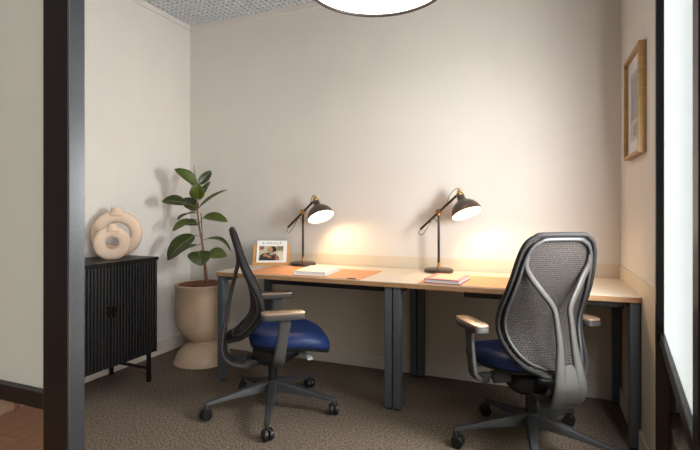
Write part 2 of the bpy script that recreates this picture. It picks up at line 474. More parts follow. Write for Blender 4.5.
# books
def make_book(loc, rz, w, d, h, cover, name='book', binding=None, art=None):
    t = empty(name, loc, rz)
    cv = bmesh.new()
    box(cv, (0, 0, 0), (w, d, 0.003), 0.0008); box(cv, (0, 0, h-0.003), (w, d, h), 0.0008); box(cv, (0, 0, 0), (0.004, d, h), 0.001)
    obj('cover', cv, cover, t)
    obj('pages', B((0.004, 0.004, 0.003), (w-0.004, d-0.004, h-0.003)), M['paper_edge'], t)
    return t
bk = make_book((1.378, -0.636, DZ+0.0038), R(5), 0.215, 0.30, 0.026, M['cream_cover'])
tag(bk, 'thick white-covered book lying on the tan mat in front of the left lamp', 'book')
bm = bmesh.new()
for i in range(3): box(bm, (0.05, 0.205-0.02*i, 0.026), (0.14-0.02*i, 0.211-0.02*i, 0.0263))
obj('cover_lettering', bm, M['greyink'], bk)
bp_ = make_book((2.214, -0.640, DZ+0.0042), R(-5), 0.203, 0.25, 0.024, M['pink_cover'])
tag(bp_, 'pink-covered book with an ochre picture beside the right lamp', 'book')
obj('cover_picture', B((0.030, 0.030, 0.024), (0.177, 0.225, 0.0244)), M['pink_art'], bp_)
obj('back_cover', B((-0.001, -0.001, -0.0002), (0.204, 0.251, 0.0032)), M['violet'], bp_)

# magazine on a wooden stand
st = empty('book_stand', (0.925, -0.165, DZ), R(23))
tag(st, 'tilted bamboo reading stand on the left desk beside the black lamp', 'stand')
tilt = R(-20)
Rt = Matrix.Translation((0, -0.035, 0.010)) @ Matrix.Rotation(tilt, 4, 'X')
bm = bmesh.new()
def rounded_board(bm, w, h, t, r, mtx):
    pts = [(-w/2, 0), (w/2, 0)]
    for i in range(7): a = i/6*PI/2; pts.append((w/2-r+r*math.cos(a), h-r+r*math.sin(a)))
    for i in range(7): a = PI/2+i/6*PI/2; pts.append((-w/2+r+r*math.cos(a), h-r+r*math.sin(a)))
    fr = [bm.verts.new(mtx @ Vector((x, 0, z))) for x, z in pts]
    bk_ = [bm.verts.new(mtx @ Vector((x, t, z))) for x, z in pts]
    n = len(pts)
    bm.faces.new(fr); bm.faces.new(list(reversed(bk_)))
    for i in range(n): bm.faces.new((fr[i], bk_[i], bk_[(i+1) % n], fr[(i+1) % n]))
rounded_board(bm, 0.275, 0.158, 0.010, 0.02, Rt)
obj('back_board', bm, M['bamboo'], st)
obj('ledge', B((-0.1375, -0.060, 0.0), (0.1375, -0.022, 0.012), 0.003), M['bamboo'], st)
obj('lip', B((-0.1375, -0.064, 0.0), (0.1375, -0.056, 0.020), 0.003), M['bamboo'], st)
bm = bmesh.new(); box(bm, (-0.06, -0.02, 0), (0.06, 0.062, 0.008), 0.002)
tube([(0, 0.055, 0.006), (0, 0.02, 0.10)], 0.006, 8, 1, bm=bm, h=0.004)
obj('prop', bm, M['bamboo'], st)

mg = empty('magazine', st.matrix_basis @ Vector((0.002, -0.0415, 0.0135)), R(23))
tag(mg, 'white magazine with a portrait photograph on its cover, propped on the bamboo stand', 'magazine')
MT = Matrix.Rotation(tilt, 4, 'X')
mw, mh, mt = 0.228, 0.176, 0.006
def on_cover(bm, pts, lift):
    vs = [bm.verts.new(MT @ Vector((x, -lift, z))) for x, z in pts]
    bm.faces.new(vs)
bm = bmesh.new(); box(bm, (-mw/2, -mt+0.003, 0), (mw/2, 0.003, mh), 0.0008); bmesh.ops.transform(bm, matrix=MT, verts=bm.verts)
obj('cover', bm, M['paper'], mg)
def flat(name, col, polys, lift):
    bm = bmesh.new()
    for p_ in polys: on_cover(bm, p_, mt-0.003+lift)
    return obj(name, bm, mat('print_'+name, col, 0.5), mg)
px0, px1, pz0, pz1 = -0.095, 0.088, 0.020, 0.132
rect = lambda a, b, c, d: [(a, b), (c, b), (c, d), (a, d)]
flat('photo_background', (0.46, 0.43, 0.30), [rect(px0, pz0, px1, pz1)], 0.0002)
flat('photo_cushion', (0.62, 0.56, 0.44), [rect(0.022, pz0, px1, 0.085)], 0.0003)
flat('photo_backrest', (0.18, 0.17, 0.08), [rect(0.040, 0.098, px1, pz1)], 0.0003)
flat('photo_books', (0.30, 0.06, 0.04), [rect(px0, 0.103, px0+0.018, pz1), rect(px0+0.026, 0.106, px0+0.036, pz1)], 0.0004)
flat('photo_blue_book', (0.06, 0.07, 0.14), [rect(px0+0.018, 0.104, px0+0.026, pz1)], 0.0004)
ell = lambda cx, cz, rx, rz, n=18, a0=0: [(cx+rx*math.cos(2*PI*i/n)*math.cos(a0)-rz*math.sin(2*PI*i/n)*math.sin(a0), cz+rx*math.cos(2*PI*i/n)*math.sin(a0)+rz*math.sin(2*PI*i/n)*math.cos(a0)) for i in range(n)]
flat('photo_hair', (0.03, 0.018, 0.010), [ell(0.006, 0.108, 0.031, 0.0235), rect(0.0, 0.09, 0.036, 0.11)], 0.0005)
flat('photo_jacket', (0.020, 0.014, 0.014), [[(px0, pz0), (0.032, pz0), (0.034, 0.052), (0.024, 0.066), (-0.020, 0.080), (-0.060, 0.076), (-0.086, 0.062)]], 0.0006)
flat('photo_face', (0.42, 0.24, 0.12), [ell(-0.014, 0.103, 0.021, 0.026), rect(-0.016, 0.072, 0.010, 0.088)], 0.0007)
flat('photo_scarf', (0.35, 0.30, 0.20), [ell(0.0, 0.070, 0.018, 0.010)], 0.00075)
flat('photo_hand', (0.42, 0.21, 0.11), [ell(-0.030, 0.055, 0.034, 0.009, a0=R(-24)), ell(-0.043, 0.068, 0.014, 0.005, a0=R(-50)), ell(-0.052, 0.055, 0.014, 0.0045, a0=R(-5))], 0.0008)
for i, c_ in enumerate(((0.30, 0.03, 0.03), (0.05, 0.08, 0.16), (0.45, 0.26, 0.04), (0.04, 0.14, 0.07), (0.32, 0.03, 0.03))):
    flat('photo_stripe', c_, [[(0.026+i*0.007, pz0+0.002), (0.033+i*0.007, pz0+0.002), (0.030+i*0.006, 0.078-i*0.007), (0.024+i*0.006, 0.081-i*0.007)]], 0.00085)
flat('photo_eyes', (0.05, 0.02, 0.01), [ell(-0.022, 0.108, 0.003, 0.0015), ell(-0.007, 0.108, 0.003, 0.0015), ell(-0.014, 0.092, 0.006, 0.0015)], 0.0009)
def text_mesh(s_, size, spacing=1.0):
    cu = bpy.data.curves.new('txt', 'FONT'); cu.body = s_; cu.size = size; cu.align_x = 'CENTER'; cu.space_character = spacing
    o = bpy.data.objects.new('txt', cu); C.objects.link(o)
    dg = bpy.context.evaluated_depsgraph_get()
    me = bpy.data.meshes.new_from_object(o.evaluated_get(dg))
    bpy.data.objects.remove(o); bpy.data.curves.remove(cu)
    return me
me = text_mesh('KINFOLK', 0.025, 1.6)
me.transform(MT @ Matrix.Translation((0.0, -(mt-0.003+0.0006), 0.146)) @ Matrix.Rotation(PI/2, 4, 'X'))
me.materials.append(M['ink'])
o = bpy.data.objects.new('title_lettering', me); C.objects.link(o); o.parent = mg

# ------------------------------------------------------------------ desk lamps
def make_lamp(loc, rz, head_yaw, head_tilt, reach):
    t = empty('desk_lamp', loc, rz)
    obj('base', L([(0.0, 0.0), (0.095, 0.0), (0.097, 0.006), (0.095, 0.020), (0.085, 0.026), (0.030, 0.029), (0.014, 0.032), (0.0, 0.032)], 40), M['lamp_black'], t, smooth=True, auto=40)
    obj('base_collar', L([(0.011, 0.028), (0.011, 0.062), (0.009, 0.064)], 20), M['brass'], t, smooth=True, auto=40)
    obj('pole', L([(0.0085, 0.055), (0.0085, 0.385)], 16), M['lamp_black'], t, smooth=True, auto=40)
    bm = bmesh.new()
    lathe(bm, [(0.011, 0.375), (0.012, 0.380), (0.012, 0.392), (0.008, 0.400)], 18)
    cyl(bm, (0, -0.022, 0.403), (0, 0.022, 0.403), 0.016, 20)
    cyl(bm, (0, -0.030, 0.403), (0, -0.022, 0.403), 0.009, 14)
    obj('arm_joint', bm, M['brass'], t, smooth=True, auto=40)
    a0 = Vector((-0.128, 0, 0.283)); a1 = Vector((reach-0.010, 0, 0.497+(reach-0.118)*0.9))
    bm = bmesh.new(); cyl(bm, a0, a1, 0.0085, 14)
    obj('arm', bm, M['lamp_black'], t, smooth=True, auto=40)
    bm = bmesh.new(); tube([a0, a0+Vector((-0.012, 0, -0.028)), a0+Vector((0.01, 0.008, -0.036)), a0+Vector((0.045, 0.012, 0.010)), (-0.045, 0.016, 0.355), (-0.008, 0.014, 0.33)], 0.0022, 6, 6, bm=bm)
    obj('lower_cord', bm, M['black_plastic'], t, smooth=True); bm = bmesh.new()
    tube([(0.055, 0.012, 0.46), (0.07, 0.012, 0.51), tuple(a1+Vector((-0.01, 0.006, 0.04))), tuple(a1+Vector((0.016, 0, 0.02)))], 0.0022, 6, 6, bm=bm)
    obj('upper_cord', bm, M['black_plastic'], t, smooth=True)
    # head: local -Z of the pivot is the lamp axis
    pv = a1 + Vector((0.010, 0, 0.008))
    A = Matrix.Translation(pv) @ Matrix.Rotation(head_yaw, 4, 'Z') @ Matrix.Rotation(-head_tilt, 4, 'Y') @ Matrix.Rotation(PI, 4, 'X')
    bm = bmesh.new(); lathe(bm, [(0.010, -0.018), (0.014, -0.014), (0.014, -0.004), (0.022, 0.000), (0.024, 0.012), (0.022, 0.016)], 20, A)
    sphere(bm, pv+Vector((0, 0, 0.022)), 0.011, 12)
    obj('head_joint', bm, M['brass'], t, smooth=True, auto=40)
    prof = [(0.018, 0.012), (0.025, 0.018), (0.027, 0.046), (0.036, 0.057), (0.056, 0.070), (0.076, 0.088), (0.090, 0.110), (0.097, 0.131), (0.0985, 0.148)]
    bm = bmesh.new(); outer = prof + [(0.097, 0.149)]; inner = [(r-0.0025, z+0.001) for r, z in reversed(prof[3:])]
    rings = lathe(bm, outer, 40, A, cap=False)
    sh = obj('lamp_shade', bm, M['shade_bounce'], t, smooth=True, auto=50)
    bm = bmesh.new(); lathe(bm, [(0.097, 0.149)] + [(r-0.003, z+0.001) for r, z in reversed(prof[2:])] + [(0.0, 0.046)], 40, A, cap=False)
    o = obj('shade_lining', bm, M['lamp_white'], sh, smooth=True); o['label'] = 'white inside of the lamp shade'
    bm = bmesh.new(); sphere(bm, (0, 0, 0), 0.030, 20); bmesh.ops.transform(bm, matrix=A @ Matrix.Translation((0, 0, 0.074)), verts=bm.verts)
    lathe(bm, [(0.014, 0.044), (0.016, 0.06)], 14, A)
    o = obj('bulb', bm, M['bulb'], sh, smooth=True); o['label'] = 'glowing warm bulb'
    return t
l1 = make_lamp((1.176, -0.130, DZ), 0, R(-30), R(30), 0.103)
tag(l1, 'lit black and brass desk lamp beside the magazine stand on the left desk', 'lamp', 'desk lamps with black shades')
l2 = make_lamp((2.197, -0.138, DZ), R(-6), R(-30), R(27), 0.138)
tag(l2, 'lit black and brass desk lamp behind the pink book on the right desk', 'lamp', 'desk lamps with black shades')

# ------------------------------------------------------------------ office chairs
def make_chair():
    t = empty('office_chair', (0, 0, 0))
    # hub and gas lift
    obj('base_hub', L([(0.030, 0.105), (0.040, 0.110), (0.046, 0.125), (0.044, 0.160), (0.036, 0.172), (0.030, 0.174)], 28), M['plastic'], t, smooth=True, auto=40)
    obj('gas_lift', L([(0.027, 0.165), (0.027, 0.285), (0.020, 0.287), (0.020, 0.33)], 24), M['black_plastic'], t, smooth=True, auto=40)
    legs = []
    for k in range(5):
        bm = bmesh.new()
        st_ = [(0.030, 0.030, 0.108, 0.168), (0.07, 0.027, 0.110, 0.164), (0.17, 0.022, 0.104, 0.142), (0.275, 0.0175, 0.094, 0.117), (0.351, 0.015, 0.083, 0.101), (0.374, 0.0135, 0.080, 0.096), (0.380, 0.010, 0.080, 0.092)]
        rings = []
        for x, hw, zb, zt in st_:
            c_ = min(0.007, hw*0.5)
            rings.append([Vector((x, -hw, zb)), Vector((x, hw, zb)), Vector((x, hw*0.92, zt-c_)), Vector((x, hw*0.70, zt-0.001)), Vector((x, hw*0.25, zt)), Vector((x, -hw*0.25, zt)), Vector((x, -hw*0.70, zt-0.001)), Vector((x, -hw*0.92, zt-c_))])
        ring_loft(bm, rings)
        cyl(bm, (0.366, 0, 0.045), (0.366, 0, 0.085), 0.011, 12)
        lg = obj('base_leg', bm, M['plastic'], t, smooth=True, auto=35)
        # twin-wheel caster, trailing a little
        bm = bmesh.new(); tr = R(random.choice((25, 70, 110, 150, 200)))
        cm = Matrix.Translation((0.366, 0, 0.030)) @ Matrix.Rotation(tr, 4, 'Z')
        for sy in (-1, 1):
            pr = [(0.008, 0.004), (0.028, 0.004), (0.030, 0.007), (0.030, 0.021), (0.027, 0.0255), (0.012, 0.027), (0.0, 0.027)]
            lathe(bm, [(r, sy*z) for r, z in pr], 24, cm @ Matrix.Translation((0.010, 0, 0)) @ Matrix.Rotation(PI/2, 4, 'X'))
        hood = bmesh.new(); hb = box(bm, (-0.014, -0.005, -0.004), (0.020, 0.005, 0.034), 0.003, mtx=cm)
        hood.free()
        obj('caster', bm, M['black_plastic'], lg, smooth=True, auto=40)
        legs.append(lg)
    # mechanism under the seat
    bm = bmesh.new()
    rings = []
    for y, hw, zb, zt in ((-0.115, 0.050, 0.335, 0.372), (-0.105, 0.080, 0.305, 0.385), (-0.06, 0.105, 0.274, 0.388), (0.0, 0.115, 0.264, 0.388), (0.08, 0.108, 0.285, 0.388), (0.15, 0.09, 0.325, 0.385), (0.19, 0.06, 0.36, 0.385)):
        ring = []
        for j in range(16):
            a = 2*PI*j/16; c_, s_ = math.cos(a), math.sin(a)
            ring.append(Vector((hw*math.copysign(abs(c_)**0.6, c_), y, (zb+zt)/2+(zt-zb)/2*math.copysign(abs(s_)**0.6, s_))))
        rings.append(ring)
    ring_loft(bm, rings)
    obj('tilt_mechanism', bm, M['black_plastic'], t, smooth=True, auto=50)
    for sx in (-1, 1):
        bm = bmesh.new()
        tube([(sx*0.10, 0.15, 0.352), (sx*0.20, 0.18, 0.352), (sx*0.238, 0.185, 0.350)], 0.016, 10, 4, h=0.0065, power=3.0, bm=bm)
        o = obj('adjusting_lever', bm, M['lever'], t, smooth=True, auto=40); o['label'] = 'pale grey lever'
    # seat shell + cushion
    def seat_rings(levels):
        rings = []
        for z_off, sc, in levels:
            ring = []
            for j in range(48):
                a = 2*PI*j/48; c_, s_ = math.cos(a), math.sin(a)
                x = 0.245*math.copysign(abs(c_)**0.55, c_)*sc
                yy = math.copysign(abs(s_)**0.62, s_)
                y = 0.070 + (0.248 if s_ > 0 else 0.205)*yy*sc
                x *= 1.0 - 0.20*max(0, -yy)
                zz = 0.0
                f = (y-0.12)/0.21
                if f > 0: zz -= 0.062*min(1, f)**2.0        # waterfall front edge
                g = (-y-0.05)/0.15
                if g > 0: zz += 0.006*g*g
                ring.append(Vector((x, y, z_off+zz)))
            rings.append(ring)
        return rings
    bm = bmesh.new(); ring_loft(bm, seat_rings([(0.392, 0.80), (0.392, 0.93), (0.398, 0.985), (0.408, 1.00), (0.412, 0.985)]))
    obj('seat_shell', bm, M['black_plastic'], t, smooth=True, auto=60)
    bm = bmesh.new(); ring_loft(bm, seat_rings([(0.411, 0.96), (0.414, 0.995), (0.425, 1.012), (0.444, 1.010), (0.462, 0.985), (0.474, 0.93), (0.480, 0.82), (0.482, 0.6), (0.480, 0.3), (0.479, 0.05)]))
    obj('seat', bm, M['blue'], t, smooth=True, auto=70)
    # armrests
    for sx in (-1, 1):
        bm = bmesh.new()
        tube([(sx*0.10, 0.01, 0.352), (sx*0.20, 0.015, 0.350), (sx*0.268, 0.012, 0.352), (sx*0.298, 0.014, 0.375), (sx*0.303, 0.022, 0.43), (sx*0.303, 0.038, 0.52), (sx*0.303, 0.044, 0.590)],
             [0.030, 0.030, 0.031, 0.031, 0.029, 0.028, 0.036], 12, 5, up=(sx, 0, 0.001), h=[0.012, 0.012, 0.013, 0.014, 0.013, 0.012, 0.014], power=4.0, bm=bm)
        ar = obj('armrest', bm, M['frame_grey'], t, smooth=True, auto=40)
        def pad(z0, z1, g, bev):
            bm = bmesh.new(); rings = []
            pts = []
            y_a, y_b = -0.055, 0.175
            for j in range(40):
                a = 2*PI*j/40; c_, s_ = math.cos(a), math.sin(a)
                x = (0.041-g)*math.copysign(abs(c_)**0.45, c_); y = (0.115-g)*math.copysign(abs(s_)**0.45, s_)
                pts.append((x*(1-0.10*s_)+sx*0.300, y+0.035))
            for f, z in ((1-bev, z0), (1, z0+0.003), (1, z1-0.004), (0.985, z1-0.001), (1-bev, z1)):
                rings.append([Vector((sx*0.300+(x-sx*0.300)*f, 0.035+(y-0.035)*f, z)) for x, y in pts])
            ring_loft(bm, rings)
            return bm
        obj('pad_holder', pad(0.587, 0.613, 0.0, 0.04), M['frame_grey'], ar, smooth=True, auto=40)
        obj('arm_pad', pad(0.613, 0.625, 0.001, 0.06), M['pad'], ar, smooth=True, auto=40)
    # back panel
    prof = [(0.430, -0.258), (0.437, -0.236), (0.462, -0.196), (0.51, -0.157), (0.60, -0.127), (0.69, -0.133), (0.83, -0.171), (0.95, -0.203), (1.045, -0.230)]
    wid = [(0.430, 0.075), (0.447, 0.138), (0.48, 0.178), (0.54, 0.207), (0.62, 0.220), (0.70, 0.221), (0.80, 0.211), (0.90, 0.198), (0.97, 0.184), (1.005, 0.168), (1.028, 0.140), (1.040, 0.108), (1.046, 0.070)]
    def surf(x, z, back=0.0):
        hw = max(interp(wid, z), 0.02); u = x/hw
        wrap = 0.045*math.exp(-((z-0.60)/0.17)**2) + 0.012
        return Vector((x, interp(prof, z) + wrap*(abs(x)/0.21)**2 - back, z))
    NU, NV = 28, 44
    bm = bmesh.new(); uvl = bm.loops.layers.uv.new('UVMap'); grid = []
    for j in range(NV+1):
        z = 0.432 + (1.045-0.432)*j/NV; row = []
        for i in range(NU+1):
            u = -1+2*i/NU; x = u*interp(wid, z); row.append(bm.verts.new(surf(x, z)))
        grid.append(row)
    for j in range(NV):
        for i in range(NU):
            f = bm.faces.new((grid[j][i], grid[j][i+1], grid[j+1][i+1], grid[j+1][i]))
            for lp in f.loops: lp[uvl].uv = (lp.vert.co.x, lp.vert.co.z)
    bk_o = obj('backrest', bm, M['mesh'], t, smooth=True)
    md = bk_o.modifiers.new('thick', 'SOLIDIFY'); md.thickness = 0.003
    def outline(inset, back):
        zs = [0.432, 0.440, 0.455, 0.48, 0.52, 0.57, 0.63, 0.70, 0.77, 0.84, 0.91, 0.97, 1.010, 1.032, 1.042]
        z_lo, z_hi = 0.432+inset*0.75, 1.045-inset*0.9
        rt, lf = [], []
        for z in zs:
            zz = z_lo + (z-0.432)/(1.042-0.432)*(z_hi-z_lo)
            x = interp(wid, z) - inset
            rt.append(surf(x, zz, back)); lf.append(surf(-x, zz, back))
        return rt + lf[::-1]
    bm = bmesh.new(); path = smooth_path(outline(0.0, 0.004), 3, True); sweep(bm, path, 0.0105, 0.013, 10, (0, 1, 0.2), True)
    obj('back_rim', bm, M['rim_cloth'], bk_o, smooth=True)
    bm = bmesh.new(); path = smooth_path(outline(0.024, 0.012), 3, True); sweep(bm, path, 0.0085, 0.0085, 10, (0, 1, 0.2), True, power=3)
    obj('back_frame', bm, M['plastic'], bk_o, smooth=True)
    # Y-shaped spine
    bm = bmesh.new()
    for sx in (-1, 1):
        tp = surf(sx*0.158, 0.905, 0.014)
        pts = [(sx*0.030, -0.05, 0.290), (sx*0.038, -0.15, 0.284), (sx*0.046, -0.243, 0.308), (sx*0.050, -0.280, 0.370), (sx*0.046, -0.277, 0.45), (sx*0.036, -0.260, 0.56), (sx*0.036, -0.240, 0.66), (sx*0.038, -0.230, 0.705), (sx*0.052, -0.222, 0.742), (sx*0.090, -0.210, 0.795), (sx*0.130, -0.197, 0.852), tuple(tp), tuple(surf(sx*0.157, 0.955, 0.012))]
        tube(pts, [0.028, 0.030, 0.034, 0.033, 0.026, 0.017, 0.013, 0.013, 0.0135, 0.0145, 0.0145, 0.013, 0.009], 12, 6, up=(0, 1, 0.0), h=[0.012, 0.013, 0.012, 0.010, 0.010, 0.010, 0.010, 0.010, 0.010, 0.010, 0.010, 0.010, 0.007], power=2.6, bm=bm)
    # web that closes the fork below the slot
    pts = [(0, -0.05, 0.290), (0, -0.15, 0.284), (0, -0.243, 0.308), (0, -0.280, 0.370), (0, -0.277, 0.44), (0, -0.268, 0.485)]
    tube(pts, [0.04, 0.055, 0.060, 0.058, 0.045, 0.016], 12, 6, up=(0, 1, 0), h=0.010, power=3, bm=bm)
    obj('back_spine', bm, M['frame_grey'], t, smooth=True, auto=60)
    return t, legs

ch, legs = make_chair()
ch.location = (1.385, -0.895, 0); ch.rotation_euler = (0, 0, R(35-90))
tag(ch, 'mesh-back office chair with blue seat seen from its side at the left desk', 'chair', 'blue office chairs')
def set_legs(chair, first):
    k = 0
    for c_ in chair.children:
        if c_.name.split('.')[0] == 'base_leg':
            c_.rotation_euler = (0, 0, R(first+72*k)); k += 1
ch2 = copy_tree(ch)
ch2.location = (2.78, -0.795, 0); ch2.rotation_euler = (0, 0, R(125-90))
tag(ch2, 'mesh-back office chair with blue seat showing its Y-shaped rear frame at the right desk', 'chair', 'blue office chairs')
set_legs(ch, 64); set_legs(ch2, 23)

# ------------------------------------------------------------------ cabinet
cb = empty('sideboard', (0.215, -1.155, 0))
tag(cb, 'black fluted two-door sideboard against the left wall', 'sideboard')
CX, CY, CZ0, CZ1 = 0.196, 0.373, 0.192, 0.8365
bm = bmesh.new()
box(bm, (-CX, -CY, CZ1-0.022), (CX+0.004, CY, CZ1), 0.002)
box(bm, (-CX, -CY, CZ0), (CX-0.02, -CY+0.018, CZ1-0.022)); box(bm, (-CX, CY-0.018, CZ0), (CX-0.02, CY, CZ1-0.022))
box(bm, (-CX, -CY+0.018, CZ0), (CX-0.02, CY-0.018, CZ0+0.018)); box(bm, (-CX, -CY+0.018, CZ0), (-CX+0.01, CY-0.018, CZ1-0.022))
obj('body', bm, M['cabinet'], cb)
def fluted_door(ya, yb):
    bm = bmesh.new(); nfl = 16; w = (yb-ya)/nfl
    pts = []
    for i in range(nfl):
        c0 = ya+w*(i+0.5)
        for k in range(7):
            a = PI-PI*k/6
            pts.append((CX-0.012+0.0105*math.sin(a), c0+w*0.46*math.cos(a)))
    pts = [(CX-0.02, ya)] + pts + [(CX-0.02, yb)]
    lo = [bm.verts.new((x, y, CZ0+0.004)) for x, y in pts]; hi = [bm.verts.new((x, y, CZ1-0.024)) for x, y in pts]
    for i in range(len(pts)-1): bm.faces.new((lo[i], lo[i+1], hi[i+1], hi[i]))
    bm.faces.new(lo); bm.faces.new(list(reversed(hi))); bm.faces.new((lo[-1], lo[0], hi[0], hi[-1]))
    return bm
for s_, (a, b) in ((-1, (-CY+0.003, -0.0015)), (1, (0.0015, CY-0.003))):
    d_ = obj('door', fluted_door(a, b), M['cabinet'], cb)
    bm = bmesh.new()
    pts = [(0.0015*s_, 0.0)] + [(s_*(0.0015+0.036*math.sin(PI*i/12)), 0.036*math.cos(PI*i/12)) for i in range(13)]
    pts = pts[1:]
    f0 = [bm.verts.new((CX-0.004, y, 0.535+z)) for y, z in pts]; f1 = [bm.verts.new((CX+0.006, y, 0.535+z)) for y, z in pts]
    n_ = len(pts)
    bm.faces.new(f0); bm.faces.new(list(reversed(f1)))
    for i in range(n_): bm.faces.new((f0[i], f1[i], f1[(i+1) % n_], f0[(i+1) % n_]))
    obj('handle', bm, M['black_metal'], d_)
for x in (-CX+0.012, CX-0.037):
    for y in (-CY+0.045, CY-0.07):
        obj('leg', B((x, y, 0), (x+0.022, y+0.022, CZ0), 0.002), M['black_metal'], cb)
for y in (-CY+0.048, CY-0.067):
    obj('stretcher', B((-CX+0.034, y, 0.085), (CX-0.037, y+0.016, 0.101)), M['black_metal'], cb)

# ring vases
def make_vase(loc, rz, Rr, r, neck_r, neck_h, depth):
    t = empty('ring_vase', loc, rz)
    bm = bmesh.new(); N1, N2 = 48, 20
    flat_z = -(Rr+r)+r*0.16
    vr = []
    for i in range(N1):
        a = 2*PI*i/N1; row = []
        for j in range(N2):
            b = 2*PI*j/N2
            rr = Rr+r*math.cos(b); z = rr*math.sin(a)
            v = Vector((rr*math.cos(a), depth*math.sin(b), max(z, flat_z)))
            row.append(bm.verts.new(v - Vector((0, 0, flat_z))))
        vr.append(row)
    for i in range(N1):
        for j in range(N2):
            bm.faces.new((vr[i][j], vr[(i+1) % N1][j], vr[(i+1) % N1][(j+1) % N2], vr[i][(j+1) % N2]))
    obj('ring_body', bm, M['ceramic'], t, smooth=True, auto=60)
    top = Rr+r-flat_z
    obj('neck', L([(neck_r*1.5, top-0.030), (neck_r*1.10, top-0.006), (neck_r*0.98, top+neck_h*0.5), (neck_r, top+neck_h), (neck_r*0.8, top+neck_h), (neck_r*0.75, top-0.01)], 24, cap=False), M['ceramic'], t, smooth=True, auto=50)
    return t
v1 = make_vase((0.150, -0.890, CZ1), R(48), 0.120, 0.040, 0.036, 0.021, 0.026)
tag(v1, 'larger cream ring-shaped vase at the back on the black sideboard', 'vase', 'ring vases on the sideboard')
v2 = make_vase((0.275, -1.035, CZ1), R(55), 0.074, 0.036, 0.028, 0.015, 0.018)
tag(v2, 'smaller cream ring-shaped vase standing in front of the larger one', 'vase', 'ring vases on the sideboard')

# ------------------------------------------------------------------ potted rubber plant
pt = empty('potted_rubber_plant', (0.425, -0.340, 0))
tag(pt, 'rubber plant with glossy oval leaves in a beige hourglass planter in the left corner', 'plant')
prof = [(0.0, 0.0), (0.214, 0.0), (0.219, 0.005), (0.217, 0.012), (0.209, 0.018)]
prof += [(0.210*math.sqrt(1-(z/0.165)**2), z) for z in (0.04, 0.065, 0.09, 0.11, 0.128, 0.142, 0.152)]
prof += [(0.203*math.sqrt(max(0, 1-((0.345-z)/0.205)**2)), z) for z in (0.158, 0.170, 0.185, 0.205, 0.23, 0.26, 0.30, 0.345)]
prof += [(0.204, 0.42), (0.204, 0.575), (0.209, 0.580), (0.210, 0.590), (0.204, 0.594), (0.197, 0.588), (0.196, 0.53), (0.0, 0.53)]
obj('planter', L(prof, 56, cap=False), M['pot'], pt, smooth=True, auto=45)
bm = bmesh.new()
lathe(bm, [(0.194, 0.545), (0.194, 0.576), (0.10, 0.585), (0.0, 0.590)], 32)
for i in range(520):
    a = random.random()*2*PI; rr = 0.184*math.sqrt(random.random())
    q = bmesh.ops.create_icosphere(bm, subdivisions=1, radius=random.uniform(0.007, 0.012))
    for v in q['verts']: v.co += Vector((rr*math.cos(a), rr*math.sin(a), 0.592-0.012*(rr/0.19)**2))
o = obj('clay_pebbles', bm, M['soil'], pt); o['kind'] = 'stuff'
RT = Vector((0.926, 0.378, 0)); BKV = Vector((-0.644, 0.765, 0)); UP = Vector((0, 0, 1)); K = 0.00763
def P3(u, v, dep=0.0):                       # plant frame: across, up and depth offsets from the stem foot
    k = K*(1+dep/3.76); return RT*((u-204.0)*k) + BKV*dep + UP*(1.1506-(v-210.5)*k)
stem_pts = [RT*0.030+UP*0.55, RT*0.018+UP*0.70, P3(203, 245), P3(199.5, 225), P3(197.5, 205), P3(197, 190), P3(197.5, 182)]
obj('stem', tube(stem_pts, [0.0095, 0.009, 0.008, 0.0065, 0.0055, 0.0045, 0.003], 10, 6, up=(1, 0, 0)), M['stem'], pt, smooth=True)
bm = bmesh.new(); cyl(bm, P3(205.5, 285, 0.012), P3(201.5, 213, 0.012), 0.0035, 8)
obj('support_stake', bm, M['stake'], pt, smooth=True, auto=40)
obj('growing_tip', tube([P3(197.5, 184), P3(194.8, 172), P3(194, 164.5)], [0.004, 0.003, 0.001], 8, 4, up=(1, 0, 0)), M['leaf_pale'], pt, smooth=True)

def leaf(base, tip, width, facing, droop=0.0, m='leaf', ripple=0.1):
    """a pointed oval blade: base and tip in the plant frame, facing = rough normal of its upper side"""
    base = Vector(base); tip = Vector(tip); ax = (tip-base); ln_ = ax.length; t_ = ax.normalized()
    nn = Vector(facing); nn = (nn - t_*nn.dot(t_)).normalized(); sd = t_.cross(nn).normalized()
    NL, NW = 18, 8; bm = bmesh.new(); g = []
    for i in range(NL+1):
        f = i/NL
        w = width*0.5*(math.sin(PI*min(1, f**0.85))**0.62)*(1.0-0.10*f) if 0 < f < 1 else 0.0008
        if f > 0.93: w *= max(0.05, (1-f)/0.07)
        c_ = base + ax*f + nn*(droop*math.sin(PI*f)*ln_)
        row = []
        for j in range(NW+1):
            s2 = -1+2*j/NW
            row.append(bm.verts.new(c_ + sd*(w*s2) + nn*(w*0.30*(abs(s2)**1.5) + ripple*0.004*math.sin(f*9+s2*2))))
        g.append(row)
    for i in range(NL):
        for j in range(NW):
            bm.faces.new((g[i][j], g[i][j+1], g[i+1][j+1], g[i+1][j]))
    o = obj('leaf', bm, M[m], pt, smooth=True)
    md = o.modifiers.new('thick', 'SOLIDIFY'); md.thickness = 0.0016
    rib = [base+ax*f+nn*(droop*math.sin(PI*f)*ln_+0.0012) for f in (0, .2, .4, .6, .8, .97)]
    obj('midrib', tube(rib, [0.0028, 0.0022, 0.0016, 0.001], 6, 3, up=tuple(sd)), M['leaf_rib'], o, smooth=True)
    return o
CAM = Vector((0.63, -0.77, 0.1))            # towards the middle of the room
def stalk(a, b):
    obj('leaf_stalk', tube([a, (Vector(a)+Vector(b))/2-UP*0.004, b], 0.0028, 6, 4, up=(1, 0, 0)), M['green_stem'], pt, smooth=True)
def lf(u0, v0, d0, u1, v1, d1, w, facing, droop=0.05, m='leaf', node=None):
    a = P3(u0, v0, d0)
    if node: stalk(P3(node[0], node[1]), a)
    leaf(a, P3(u1, v1, d1), w*1.2, facing, droop, m)
